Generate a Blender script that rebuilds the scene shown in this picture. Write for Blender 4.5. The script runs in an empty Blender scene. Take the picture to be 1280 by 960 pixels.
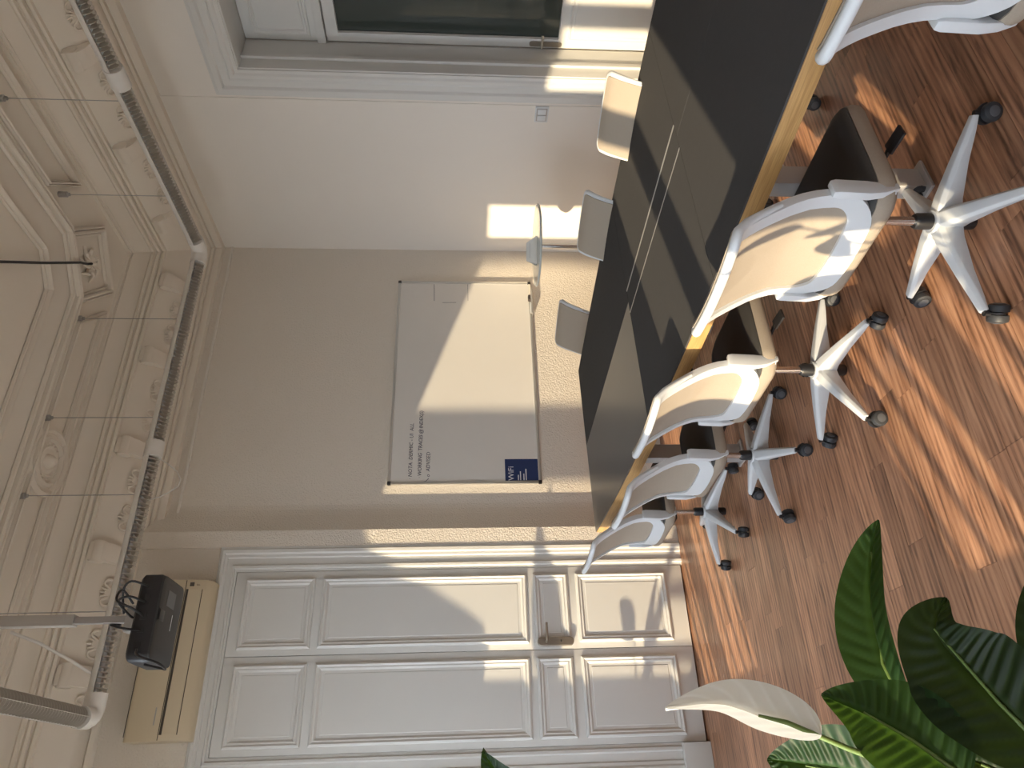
import bpy, bmesh, math, random
from mathutils import Vector, Matrix, Euler
random.seed(7)
PI = math.pi
scene = bpy.context.scene
col = scene.collection

# ------------------------------------------------------------------ camera
# the photograph lies on its side: the room's "up" points to the left of the frame
A = math.radians(29.9); PITCH = math.atan(61/900.0)
fh = Vector((math.sin(A), math.cos(A), 0)); RGT = Vector((math.cos(A), -math.sin(A), 0)); UPZ = Vector((0, 0, 1))
fw = fh*math.cos(PITCH) - UPZ*math.sin(PITCH); UPV = fh*math.sin(PITCH) + UPZ*math.cos(PITCH)
cam_d = bpy.data.cameras.new('camera'); cam = bpy.data.objects.new('camera', cam_d); col.objects.link(cam)
cam_d.sensor_width = 36; cam_d.lens = 900/1280*36; cam_d.clip_start = .02; cam_d.clip_end = 200
cx, cy, cz = -UPV, RGT, -fw
cam.matrix_world = Matrix(((cx.x, cy.x, cz.x, 0), (cx.y, cy.y, cz.y, 0), (cx.z, cy.z, cz.z, 1.60), (0, 0, 0, 1)))
scene.camera = cam

# ------------------------------------------------------------------ sky, sun, exposure
world = bpy.data.worlds.new('sky'); scene.world = world; world.use_nodes = True
bg = world.node_tree.nodes['Background']
bg.inputs[0].default_value = (.80, .87, 1.0, 1); bg.inputs[1].default_value = 10.0
SUN = Vector((1, .315, -.355)).normalized()
sd = bpy.data.lights.new('sun', 'SUN'); sd.energy = 9.5; sd.color = (1, .79, .53); sd.angle = math.radians(.6)
so = bpy.data.objects.new('sun', sd); col.objects.link(so); so.location = (-6, -2, 6)
so.rotation_euler = (-SUN).to_track_quat('Z', 'Y').to_euler()
WINDOWS = [  # clear openings in the left wall: y ranges of the panes, sill, lintel
    ([(-1.75, -1.32), (-1.13, -.70)], .53, 2.93),  # unseen rear window, added for more ambient daylight
    ([(.72, 1.19), (1.36, 1.755)], .53, 2.93),
    ([(2.93, 3.36), (3.58, 4.07), (4.26, 4.65)], .53, 3.31)]
XL = -.90
for panes, z0, z1 in WINDOWS:
    y0, y1 = panes[0][0], panes[-1][1]
    ld = bpy.data.lights.new('window_portal', 'AREA'); ld.shape = 'RECTANGLE'; ld.size = z1-z0; ld.size_y = y1-y0
    ld.cycles.is_portal = True
    lo = bpy.data.objects.new('window_portal', ld); col.objects.link(lo)
    lo.location = (XL-.22, (y0+y1)/2, (z0+z1)/2); lo.rotation_euler = (0, -PI/2, 0)
scene.view_settings.view_transform = 'Standard'; scene.view_settings.look = 'None'
scene.view_settings.gamma = 1; scene.view_settings.use_curve_mapping = False
scene.view_settings.exposure = 0.0

# ------------------------------------------------------------------ materials
def mat(name, c, rough=.5, metal=0, spec=.5, bump=None, var=None, coat=0, trans=0):
    m = bpy.data.materials.new(name); m.use_nodes = True
    nt = m.node_tree; b = nt.nodes['Principled BSDF']
    b.inputs['Base Color'].default_value = (*c, 1); b.inputs['Roughness'].default_value = rough
    b.inputs['Metallic'].default_value = metal; b.inputs['Specular IOR Level'].default_value = spec
    b.inputs['Coat Weight'].default_value = coat
    tc = nt.nodes.new('ShaderNodeTexCoord')
    if var:   # (scale, amount)
        n = nt.nodes.new('ShaderNodeTexNoise'); n.inputs['Scale'].default_value = var[0]; n.inputs['Detail'].default_value = 4
        nt.links.new(tc.outputs['Object'], n.inputs['Vector'])
        r = nt.nodes.new('ShaderNodeMapRange'); r.inputs['To Min'].default_value = 1-var[1]; r.inputs['To Max'].default_value = 1+var[1]
        nt.links.new(n.outputs['Fac'], r.inputs['Value'])
        x = nt.nodes.new('ShaderNodeVectorMath'); x.operation = 'SCALE'; x.inputs[0].default_value = c
        nt.links.new(r.outputs[0], x.inputs['Scale']); nt.links.new(x.outputs[0], b.inputs['Base Color'])
    if bump:  # (scale, strength, distance)
        n = nt.nodes.new('ShaderNodeTexNoise'); n.inputs['Scale'].default_value = bump[0]; n.inputs['Detail'].default_value = 3
        nt.links.new(tc.outputs['Object'], n.inputs['Vector'])
        bp = nt.nodes.new('ShaderNodeBump'); bp.inputs['Strength'].default_value = bump[1]; bp.inputs['Distance'].default_value = bump[2]
        nt.links.new(n.outputs['Fac'], bp.inputs['Height']); nt.links.new(bp.outputs['Normal'], b.inputs['Normal'])
    return m
M = {}
M['wall'] = mat('wall_paint', (.74, .68, .595), .75, bump=(90, 1.0, .006), var=(1.2, .03))
M['wall_smooth'] = mat('wall_paint_smooth', (.79, .745, .68), .7, bump=(40, .25, .002), var=(1.5, .03))
M['ceiling'] = mat('ceiling_plaster', (.80, .735, .64), .8, bump=(30, .12, .002), var=(2, .04))
M['door_paint'] = mat('door_paint', (.67, .665, .635), .38, bump=(60, .05, .001), var=(3, .03))
M['white_plastic'] = mat('white_plastic', (.66, .69, .71), .38)
M['white_metal'] = mat('white_lacquered_metal', (.72, .70, .66), .35)
M['grey_metal'] = mat('grey_metal', (.42, .41, .40), .4, metal=.6)
M['leg_metal'] = mat('table_leg_metal', (.50, .48, .46), .45, metal=.3)
M['pole'] = mat('painted_pole', (.40, .37, .33), .5)
M['chrome'] = mat('chrome', (.80, .79, .77), .18, metal=1)
M['alu'] = mat('aluminium', (.62, .61, .58), .35, metal=.85)
M['louvre'] = mat('louvre_metal', (.62, .58, .52), .3, metal=.5)
M['brass'] = mat('aged_metal', (.33, .29, .24), .35, metal=.8)
M['black'] = mat('black_plastic', (.018, .018, .020), .42)
M['castor'] = mat('castor_rubber', (.035, .038, .043), .5)
M['castor_hub'] = mat('castor_hub', (.10, .105, .115), .45)
M['fabric'] = mat('beige_mesh_fabric', (.37, .315, .25), .85, bump=(900, .5, .0006), var=(300, .10))
M['seat_fabric'] = mat('charcoal_seat_fabric', (.045, .043, .040), .7, bump=(500, .3, .0006))
M['table_black'] = mat('black_laminate', (.072, .071, .071), .75, spec=.02, var=(40, .05))
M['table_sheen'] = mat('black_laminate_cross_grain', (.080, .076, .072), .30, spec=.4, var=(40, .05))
M['edge_wood'] = mat('light_wood_edge', (.56, .36, .165), .45)
M['board'] = mat('whiteboard_enamel', (.74, .715, .67), .32, var=(5, .02))
M['ink'] = mat('marker_ink', (.035, .035, .075), .6)
M['blue'] = mat('poster_blue', (.010, .030, .115), .45)
M['print_white'] = mat('print_white', (.75, .77, .80), .5)
M['door_glass'] = mat('dark_door_glass', (.045, .055, .048), .06, spec=.6)
M['ac'] = mat('aged_cream_plastic', (.60, .51, .36), .45)
M['ac_dark'] = mat('vent_shadow_plastic', (.06, .05, .04), .6)
M['projector'] = mat('projector_black', (.014, .014, .016), .45)
M['projector_grey'] = mat('projector_underside', (.030, .031, .033), .5)
M['glass_disc'] = mat('frosted_glass_top', (.55, .60, .58), .12, spec=.6)
M['book'] = mat('paper_stack', (.72, .71, .66), .6)
M['green'] = mat('green_card', (.06, .16, .11), .6)
M['pot'] = mat('planter_glaze', (.42, .40, .37), .4)
M['soil'] = mat('potting_soil', (.05, .035, .025), .95, bump=(40, 1, .01))
M['stem'] = mat('plant_stem', (.13, .20, .05), .45)
M['baseboard'] = mat('baseboard_paint', (.70, .67, .62), .45)
M['eraser'] = mat('eraser_felt', (.05, .04, .04), .9)
M['street'] = mat('street_pavement', (.46, .42, .37), .9, var=(.3, .1))
M['outside'] = mat('painted_iron', (.03, .03, .03), .5)

def leaf_material(name, c, c2, tl=None, mixf=.28):
    m = mat(name, c, .42, spec=.2); nt = m.node_tree; b = nt.nodes['Principled BSDF']
    out = nt.nodes['Material Output']
    tc = nt.nodes.new('ShaderNodeTexCoord'); n = nt.nodes.new('ShaderNodeTexNoise'); n.inputs['Scale'].default_value = 9
    nt.links.new(tc.outputs['Object'], n.inputs['Vector'])
    mx = nt.nodes.new('ShaderNodeMix'); mx.data_type = 'RGBA'
    mx.inputs[6].default_value = (*c, 1); mx.inputs[7].default_value = (*c2, 1)
    nt.links.new(n.outputs['Fac'], mx.inputs[0])
    va = nt.nodes.new('ShaderNodeAttribute'); va.attribute_name = 'vein'
    mv = nt.nodes.new('ShaderNodeMix'); mv.data_type = 'RGBA'; vc = (.9, .9, .86) if tl else (c2[0]*2.4, c2[1]*1.9, c2[2]*2.2); mv.inputs[7].default_value = (*vc, 1)
    vm = nt.nodes.new('ShaderNodeMath'); vm.operation = 'MULTIPLY'; vm.inputs[1].default_value = .75; nt.links.new(va.outputs['Fac'], vm.inputs[0])
    nt.links.new(vm.outputs[0], mv.inputs[0]); nt.links.new(mx.outputs[2], mv.inputs[6]); nt.links.new(mv.outputs[2], b.inputs['Base Color'])
    tr = nt.nodes.new('ShaderNodeBsdfTranslucent'); tr.inputs[0].default_value = (*tl, 1) if tl else (c2[0]*4.5, c2[1]*3.2, c2[2]*.8, 1)
    ms = nt.nodes.new('ShaderNodeMixShader'); ms.inputs[0].default_value = mixf
    nt.links.new(b.outputs[0], ms.inputs[1]); nt.links.new(tr.outputs[0], ms.inputs[2]); nt.links.new(ms.outputs[0], out.inputs[0])
    return m
M['leaf'] = leaf_material('glossy_green_leaf', (.008, .024, .007), (.018, .048, .014))
M['white_flower'] = leaf_material('white_spathe', (.80, .78, .72), (.72, .70, .62), (.80, .79, .73), .35)
M['leaf_dark'] = leaf_material('dark_green_leaf', (.008, .018, .006), (.014, .030, .010))

def pane_material():
    m = bpy.data.materials.new('window_pane'); m.use_nodes = True; nt = m.node_tree
    nt.nodes.remove(nt.nodes['Principled BSDF'])
    t = nt.nodes.new('ShaderNodeBsdfTransparent'); t.inputs[0].default_value = (.96, .97, .96, 1)
    g = nt.nodes.new('ShaderNodeBsdfGlossy'); g.inputs['Roughness'].default_value = .02
    ms = nt.nodes.new('ShaderNodeMixShader'); ms.inputs[0].default_value = .05
    nt.links.new(t.outputs[0], ms.inputs[1]); nt.links.new(g.outputs[0], ms.inputs[2])
    nt.links.new(ms.outputs[0], nt.nodes['Material Output'].inputs[0]); return m
M['pane'] = pane_material()

def floor_material():
    m = mat('laminate_floor', (.3, .15, .09), .33, spec=.5); nt = m.node_tree; b = nt.nodes['Principled BSDF']
    tc = nt.nodes.new('ShaderNodeTexCoord'); oi = nt.nodes.new('ShaderNodeObjectInfo')
    sc = nt.nodes.new('ShaderNodeVectorMath'); sc.operation = 'SCALE'; sc.inputs[0].default_value = (37, 91, 13)
    nt.links.new(oi.outputs['Random'], sc.inputs['Scale'])
    ad = nt.nodes.new('ShaderNodeVectorMath'); nt.links.new(tc.outputs['Object'], ad.inputs[0]); nt.links.new(sc.outputs[0], ad.inputs[1])
    mp = nt.nodes.new('ShaderNodeMapping'); mp.inputs['Scale'].default_value = (1.3, 17, 1); nt.links.new(ad.outputs[0], mp.inputs['Vector'])
    n1 = nt.nodes.new('ShaderNodeTexNoise'); n1.inputs['Scale'].default_value = 2.2; n1.inputs['Detail'].default_value = 7
    n1.inputs['Roughness'].default_value = .62; n1.inputs['Distortion'].default_value = .9; nt.links.new(mp.outputs[0], n1.inputs['Vector'])
    mp2 = nt.nodes.new('ShaderNodeMapping'); mp2.inputs['Scale'].default_value = (.55, 5.5, 1); nt.links.new(ad.outputs[0], mp2.inputs['Vector'])
    wv = nt.nodes.new('ShaderNodeTexWave'); wv.wave_type = 'RINGS'; wv.inputs['Scale'].default_value = 2.2
    wv.inputs['Distortion'].default_value = 7; wv.inputs['Detail'].default_value = 3; nt.links.new(mp2.outputs[0], wv.inputs['Vector'])
    cr = nt.nodes.new('ShaderNodeValToRGB'); e = cr.color_ramp.elements
    e[0].position = .30; e[0].color = (.150, .072, .042, 1); e[1].position = .72; e[1].color = (.53, .295, .172, 1)
    x = e.new(.5); x.color = (.385, .193, .110, 1)
    mx = nt.nodes.new('ShaderNodeMath'); mx.operation = 'MULTIPLY_ADD'; mx.inputs[1].default_value = .18; nt.links.new(wv.outputs['Fac'], mx.inputs[0])
    sb = nt.nodes.new('ShaderNodeMath'); sb.operation = 'SUBTRACT'; sb.inputs[1].default_value = .08; nt.links.new(n1.outputs['Fac'], sb.inputs[0])
    nt.links.new(sb.outputs[0], mx.inputs[2]); nt.links.new(mx.outputs[0], cr.inputs[0])
    rr = nt.nodes.new('ShaderNodeMapRange'); rr.inputs['To Min'].default_value = .80; rr.inputs['To Max'].default_value = 1.22; nt.links.new(oi.outputs['Random'], rr.inputs['Value'])
    ml = nt.nodes.new('ShaderNodeVectorMath'); ml.operation = 'SCALE'; nt.links.new(cr.outputs[0], ml.inputs[0]); nt.links.new(rr.outputs[0], ml.inputs['Scale'])
    nt.links.new(ml.outputs[0], b.inputs['Base Color'])
    bp = nt.nodes.new('ShaderNodeBump'); bp.inputs['Strength'].default_value = .12; bp.inputs['Distance'].default_value = .001
    nt.links.new(n1.outputs['Fac'], bp.inputs['Height']); nt.links.new(bp.outputs[0], b.inputs['Normal'])
    return m
M['floor'] = floor_material()
def wood_edge():
    m = M['edge_wood']; nt = m.node_tree; b = nt.nodes['Principled BSDF']
    tc = nt.nodes.new('ShaderNodeTexCoord'); mp = nt.nodes.new('ShaderNodeMapping'); mp.inputs['Scale'].default_value = (6, 3, 90)
    n = nt.nodes.new('ShaderNodeTexNoise'); n.inputs['Scale'].default_value = 3; n.inputs['Detail'].default_value = 5
    nt.links.new(tc.outputs['Object'], mp.inputs[0]); nt.links.new(mp.outputs[0], n.inputs['Vector'])
    cr = nt.nodes.new('ShaderNodeValToRGB'); e = cr.color_ramp.elements
    e[0].position = .3; e[0].color = (.42, .235, .085, 1); e[1].position = .7; e[1].color = (.62, .38, .15, 1)
    nt.links.new(n.outputs['Fac'], cr.inputs[0]); nt.links.new(cr.outputs[0], b.inputs['Base Color'])
wood_edge()

# ------------------------------------------------------------------ helpers
def tag(o, label=None, cat=None, group=None, kind=None):
    if label: o['label'] = label
    if cat: o['category'] = cat
    if group: o['group'] = group
    if kind: o['kind'] = kind
    return o
def empty(name, loc, rz=0):
    o = bpy.data.objects.new(name, None); col.objects.link(o); o.location = loc; o.rotation_euler = (0, 0, rz)
    o.empty_display_size = .1; return o
class MB:
    def __init__(s): s.v = []; s.f = []
    def add(s, vs, fs):
        k = len(s.v); s.v += [tuple(p) for p in vs]; s.f += [tuple(i+k for i in f) for f in fs]; return s
    def box(s, x0, x1, y0, y1, z0, z1):
        return s.add([(x0,y0,z0),(x1,y0,z0),(x1,y1,z0),(x0,y1,z0),(x0,y0,z1),(x1,y0,z1),(x1,y1,z1),(x0,y1,z1)],
                     [(0,3,2,1),(4,5,6,7),(0,1,5,4),(1,2,6,5),(2,3,7,6),(3,0,4,7)])
    def loft(s, loops, closed=True, caps=True, wrap=False):
        n = len(loops[0]); k = len(s.v)
        for l in loops: s.v += [tuple(p) for p in l]
        m = len(loops)
        for i in range(m if wrap else m-1):
            a = k+i*n; b = k+((i+1) % m)*n
            for j in range(n if closed else n-1):
                j2 = (j+1) % n; s.f.append((a+j, a+j2, b+j2, b+j))
        if caps and not wrap:
            s.f.append(tuple(k+j for j in reversed(range(n)))); s.f.append(tuple(k+(m-1)*n+j for j in range(n)))
        return s
    def tube(s, pts, r, n=10, caps=True):
        pts = [Vector(p) for p in pts]; loops = []; up = None
        for i, p in enumerate(pts):
            t = (pts[min(i+1, len(pts)-1)]-pts[max(i-1, 0)]).normalized()
            if up is None: up = t.orthogonal().normalized()
            else: up = (up - t*up.dot(t)).normalized()
            w = t.cross(up); rr = r[i] if isinstance(r, (list, tuple)) else r
            loops.append([p+(up*math.cos(2*PI*j/n)+w*math.sin(2*PI*j/n))*rr for j in range(n)])
        return s.loft(loops, True, caps)
    def lathe(s, prof, c=(0,0,0), n=24, caps=True):
        return s.loft([[(c[0]+r*math.cos(2*PI*j/n), c[1]+r*math.sin(2*PI*j/n), c[2]+z) for j in range(n)] for r, z in prof], True, caps)
    def bar(s, p, q, w, h, up=(0,0,1), w2=None, h2=None):
        p = Vector(p); q = Vector(q); t = (q-p).normalized(); a = t.cross(Vector(up)).normalized(); b = a.cross(t)
        L = []
        for c, ww, hh in ((p, w, h), (q, w2 or w, h2 or h)):
            L.append([c+a*x*ww/2+b*y*hh/2 for x, y in ((-1,-1),(1,-1),(1,1),(-1,1))])
        return s.loft(L)
    def build(s, name, m, parent=None, smooth=None, bevel=0, seg=2, off=None, fix=True):
        me = bpy.data.meshes.new(name); vs = s.v
        if off is not None: vs = [(x-off[0], y-off[1], z-off[2]) for x, y, z in vs]
        me.from_pydata(vs, [], s.f); me.materials.append(m)
        if fix:
            b = bmesh.new(); b.from_mesh(me); bmesh.ops.recalc_face_normals(b, faces=b.faces); b.to_mesh(me); b.free()
        if bevel:
            b = bmesh.new(); b.from_mesh(me)
            bmesh.ops.bevel(b, geom=[e for e in b.edges if len(e.link_faces) == 2 and e.calc_face_angle(0) > .6], offset=bevel, segments=seg, profile=.6, affect='EDGES', clamp_overlap=True)
            b.to_mesh(me); b.free()
        if smooth is None and bevel: smooth = 35
        if smooth:
            me.shade_smooth(); me.set_sharp_from_angle(angle=math.radians(smooth))
        if getattr(s, 'vein', None):
            at = me.attributes.new('vein', 'FLOAT', 'POINT'); at.data.foreach_set('value', s.vein)
        o = bpy.data.objects.new(name, me); col.objects.link(o)
        if parent: o.parent = parent
        return o
def inst(o, parent, loc=(0,0,0), rot=(0,0,0), name=None):
    c = o.copy(); col.objects.link(c); c.parent = parent; c.location = loc; c.rotation_euler = rot
    return c
def ring(mb, rect, prof, f, fill=True):
    """mitred rectangular moulding; rect=(a0,a1,b0,b1), prof=[(inset,height)...], f(a,b,h)->xyz"""
    a0, a1, b0, b1 = rect; loops = []
    for i, h in prof:
        loops.append([f(a0+i, b0+i, h), f(a1-i, b0+i, h), f(a1-i, b1-i, h), f(a0+i, b1-i, h)])
    mb.loft(loops, True, False)
    if fill: k = len(mb.v); mb.f.append((k-4, k-3, k-2, k-1))
    return mb
def loop_sweep(mb, poly, prof):
    """closed convex plan polygon (counter-clockwise), prof=[(inset,z)...] mitred inwards"""
    n = len(poly); P = [Vector(p) for p in poly]; loops = []
    for d, z in prof:
        L = []
        for i in range(n):
            e0 = (P[i]-P[i-1]).normalized(); e1 = (P[(i+1) % n]-P[i]).normalized()
            n0 = Vector((-e0.y, e0.x)); n1 = Vector((-e1.y, e1.x)); m = (n0+n1); m = m/(m.dot(n0))
            q = P[i]+m*d; L.append((q.x, q.y, z))
        loops.append(L)
    return mb.loft(loops, True, False)

# ------------------------------------------------------------------ room shell
XR, YB, YD, YREAR, ZC = 4.465, 5.25, 5.152, -2.4, 4.35
# floor: laminate strips running across the room
fl = MB().box(XL-.05, XR+.45, YREAR, YB, -.08, -.0105).build('floor', M['floor'])
tag(fl, 'warm brown laminate strip floor running across the room', 'floor', kind='structure')
SW, SL = .1, .9
strip = MB().box(0, SL-.0012, 0, SW-.0010, -.0105, 0)
strip_o = None; rest = MB(); rows = int((YB-YREAR)/SW)+1
singles = []
for r in range(rows):
    y = YB-(r+1)*SW; x = XL-random.random()*SL
    while x < XR+.33:
        a = max(x, XL); b = min(x+SL, XR+.33)
        if b-a > .05:
            if y > .75 and len(singles) < 296: singles.append((a, y, b-a))
            else: rest.box(a, b-.0012, max(y, YREAR), y+SW-.001, -.0105, 0)
        x += SL
for a, y, L in singles:
    if strip_o is None: o = strip_o = strip.build('floor_plank', M['floor'], fl)
    else: o = strip_o.copy(); col.objects.link(o)
    o.location = (a, y, 0); o.scale = (L/SL, 1, 1)
tag(rest.build('floor_plank_field', M['floor'], fl), kind='stuff')

# far wall: whiteboard niche, splayed into the nearer door wall; door opening left free
plan = [(XR, YB), (1.965, YB), (1.925, 5.2425), (1.875, 5.224), (1.80, 5.187), (1.735, YD), (1.615, YD)]
DX0, DX1, DZ = .272, 1.438, 3.19
wb = MB()
for (xa, ya), (xb, yb) in zip(plan, plan[1:]):
    k = len(wb.v); nseg = 1
    wb.add([(xa, ya, 0), (xb, yb, 0), (xb, yb, ZC), (xa, ya, ZC)], [(0, 1, 2, 3)])
YA = YD+.022
wb.add([(1.615, YD, 0), (1.615, YA, 0), (1.615, YA, ZC), (1.615, YD, ZC)], [(0, 1, 2, 3)])
wb.box(DX1, 1.615, YA, YA+.2, 0, ZC); wb.box(XL-.2, DX0, YA, YA+.2, 0, ZC); wb.box(DX0, DX1, YA, YA+.2, DZ, ZC); wb.box(DX0-.1, DX1+.1, YA+.06, YA+.19, -.05, DZ+.1)
tag(wb.build('wall_far', M['wall'], fix=False, smooth=25), 'rough white plaster wall behind the whiteboard, splayed beside the door', 'wall', kind='structure')
# right wall with deep door recess
RY0, RY1, RZ, RXD = 1.95, 3.36, 3.17, 4.79
wr = MB().box(XR, XR+.5, 3.60, YB, 0, ZC)
wr.box(XR+.006, XR+.5, RY1, 3.60, 0, ZC); wr.box(XR+.006, XR+.5, YREAR, RY0, 0, ZC); wr.box(XR+.006, XR+.5, RY0, RY1, RZ, ZC)
wr.box(RXD+.06, XR+.5, RY0, RY1, 0, RZ)
tag(wr.build('wall_right', M['wall_smooth']), 'white plaster wall to the right of the corner with the light switch', 'wall', kind='structure')
# left wall with windows
wl = MB(); T = .15; ys = YREAR
for panes, z0, z1 in WINDOWS:
    a, b = panes[0][0]-.06, panes[-1][1]+.06
    wl.box(XL-T, XL, ys, a, 0, ZC); wl.box(XL-T, XL, a, b, 0, z0-.06); wl.box(XL-T, XL, a, b, z1+.06, ZC); ys = b
wl.box(XL-T, XL, ys, YA+.2, 0, ZC)
tag(wl.build('wall_left', M['wall_smooth']), 'white wall holding the tall windows the sun comes through', 'wall', kind='structure')
tag(MB().box(XL-T, XR+.5, YREAR-.15, YREAR, 0, ZC).build('wall_rear', M['wall_smooth']), 'plain white wall at the rear of the room', 'wall', kind='structure')
wname = ['unseen tall rear window added for ambient light', 'middle tall white double window beside the plant', 'far wide white window with three panes']
for i, (panes, z0, z1) in enumerate(WINDOWS):
    a, b = panes[0][0]-.06, panes[-1][1]+.06
    f = MB(); x0, x1 = XL-.10, XL-.02
    f.box(x0, x1, a, b, z0-.06, z0); f.box(x0, x1, a, b, z1, z1+.06)
    edges = [a]+[v for p in panes for v in p]+[b]
    for k in range(0, len(edges), 2): f.box(x0, x1, edges[k], edges[k+1], z0, z1)
    w = f.build('window_%d' % (i+1), M['door_paint']); tag(w, wname[i]+' in the left wall', 'window', kind='structure')
    for p in panes: MB().box(XL-.062, XL-.058, p[0], p[1], z0, z1).build('pane', M['pane'], w)
    if i == 2:
        arc = [(4.28, z1+.03), (4.34, 3.20), (4.40, 2.93), (4.45, 2.62), (4.50, 2.32), (4.53, 2.17), (4.58, 2.08), (4.67, 2.03), (4.67, z1+.03)]
        MB().loft([[(x, y, z) for y, z in arc] for x in (XL-.055, XL-.03)]).build('arched_shade_head', M['door_paint'], w)  # unseen corner piece, added and curved to shade the double door's upper part
        MB().box(XL-.05, XL-.022, 2.90, 3.37, .50, 2.42).build('added_sun_blocker', M['door_paint'], w)  # unseen board added to block sun through the first pane's lower part
    rail = MB(); rr = empty('balcony_railing', (XL-.6, (a+b)/2, .0))
    MB().box(-.02, .02, -(b-a)/2-.2, (b-a)/2+.2, 1.12, 1.16).build('top_rail', M['outside'], rr)
    MB().box(-.02, .02, -(b-a)/2-.2, (b-a)/2+.2, .0, .04).build('bottom_rail', M['outside'], rr)
    bo = None; nb = int((b-a+.4)/.135)
    for k in range(nb+1):
        yy = -(b-a)/2-.2+k*.135
        if bo is None: bo = MB().box(-.016, .016, -.016, .016, .04, 1.12).build('baluster', M['outside'], rr); bo.location = (0, yy, 0)
        else: inst(bo, rr, (0, yy, 0))
    tag(rr, 'black iron balcony railing outside the '+wname[i], 'railing', 'balcony railings')

gm = MB().add([(-70, -50, -6.5), (-1.7, -50, -6.5), (-1.7, 50, -6.5), (-70, 50, -6.5)], [(0, 1, 2, 3)]).build('street_ground', M['street'])
tag(gm, 'grey street pavement far below the windows outside', 'ground', kind='structure')
# ceiling with panel mouldings
ce = MB().box(XL-T, XR+.5, YREAR-.15, YA+.2, ZC, ZC+.1).build('ceiling', M['ceiling'])
tag(ce, 'ornate plaster ceiling with moulded borders', 'ceiling', kind='structure')
rect = [(XL, YREAR), (XR, YREAR), (XR, YB), (XL, YB)]
prof = [(-.02, 3.775), (.035, 3.79), (.042, 3.835), (.030, 3.840), (.030, 3.850), (.056, 3.853), (.060, 3.872), (.050, 3.878), (.078, 3.884), (.10, 3.90), (.108, 3.925), (.095, 3.936), (.135, 3.945), (.165, 3.955),
        (.195, 3.975), (.235, 4.02), (.27, 4.065), (.30, 4.105), (.312, 4.126), (.345, 4.124), (.352, 4.140), (.340, 4.156), (.366, 4.158), (.376, 4.172), (.366, 4.190), (.388, 4.192), (.392, 4.208), (.384, 4.222),
        (.390, 4.250), (.402, 4.280), (.424, 4.305), (.436, 4.318), (.452, 4.310), (.462, 4.318), (.458, 4.332), (.480, 4.330), (.486, 4.352)]
corn = loop_sweep(MB(), rect, prof).build('trim_1', M['ceiling'], smooth=28)
tag(corn, 'deep stepped plaster cornice running round the ceiling', 'cornice', kind='structure')
# console brackets under the cornice
def bracket_mb():
    m = MB()   # local: x along wall, y = away from wall, z up
    side = [(.10, .0), (.125, -.055), (.16, -.075), (.20, -.06), (.225, -.02), (.27, .0), (.31, .03), (.335, .075), (.335, .135), (.30, .135), (.18, .05)]
    w = .062
    m.loft([[(-w, y, 3.985+z) for y, z in side], [(w, y, 3.985+z) for y, z in side]])
    for yy, zz, r in ((.165, -.035, .034), (.295, .085, .046)):
        m.loft([[(x, yy+q*math.cos(2*PI*k/16), 3.985+zz+q*math.sin(2*PI*k/16)) for k in range(16)] for x, q in ((-w-.012, r*.55), (-w-.010, r), (w+.010, r), (w+.012, r*.55))])
    return m
def scroll_mb():
    m = MB()
    def on(a, b): return (a, .195-b*.62, 3.985+.02-b*.62*-1.0) if False else (a, .210+b*.70, 3.974+b*.78)
    for sx in (-1, 1):
        pts = []
        for k in range(26):
            t = PI*.9+k/25*2.3*PI; r = .052*(1-k/32); pts.append(on(sx*(.055+r*math.cos(t)), .012+r*math.sin(t)))
        m.tube(pts, [.012*(1-k/45) for k in range(26)], 6)
    for k in range(5):
        a = -.9+.45*k
        m.tube([on(.01*math.sin(a), -.05), on(.035*math.sin(a), .01*math.cos(a)), on(.07*math.sin(a), .055*math.cos(a))], [.006, .011, .004], 6)
    return m
bk = sk = None
def place_bracket(x, y, rz):
    global bk
    if bk is None: bk = bracket_mb().build('cornice_bracket', M['ceiling'], corn, bevel=.006); bk.location = (x, y, 0); bk.rotation_euler = (0, 0, rz)
    else: inst(bk, corn, (x, y, 0), (0, 0, rz))
def place_scroll(x, y, rz):
    global sk
    if sk is None: sk = scroll_mb().build('scroll_ornament', M['ceiling'], corn, smooth=50); sk.location = (x, y, 0); sk.rotation_euler = (0, 0, rz)
    else: inst(sk, corn, (x, y, 0), (0, 0, rz))
for x in (.75, 1.535, 2.32, 3.10, 3.83): place_bracket(x, YB, PI)
for y in (4.62, 3.864, 3.097, 2.33): place_bracket(XR, y, PI/2)
for x in (.55, .95, 1.28, 1.8, 2.08, 2.58, 2.84, 3.36, 3.6): place_scroll(x, YB, PI)
for y in (4.38, 4.1, 3.62, 3.34, 2.86, 2.6, 2.1): place_scroll(XR, y, PI/2)

def crown(z0, steps): return [(d, z0-h) for d, h in steps]
def offset_rect(d, ch=0):
    x0, x1, y0, y1 = XL+d, XR-d, YREAR+d, YB-d
    if not ch: return [(x0, y0), (x1, y0), (x1, y1), (x0, y1)]
    return [(x0+ch, y0), (x1-ch, y0), (x1, y0+ch), (x1, y1-ch), (x1-ch, y1), (x0+ch, y1), (x0, y1-ch), (x0, y0+ch)]
mould = [(0, .002), (.0, .016), (.014, .024), (.024, .022), (.027, .008), (.033, .008), (.036, .026), (.055, .030), (.064, .024), (.067, .007), (.073, .007), (.076, .014), (.090, .012), (.095, .002)]
def moulding(name, poly, sc, label):
    o = loop_sweep(MB(), poly, [(d*sc, ZC-h*1.7-.0005) for d, h in mould]).build(name, M['ceiling'], smooth=28)
    return tag(o, label, 'moulding', kind='structure')
moulding('trim_2', offset_rect(.895, .36), 1.25, 'plaster ceiling moulding with cut corners between the border strip and the middle field')
moulding('trim_3', offset_rect(1.235, .21), .55, 'thin innermost plaster line with cut corners on the ceiling')
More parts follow.
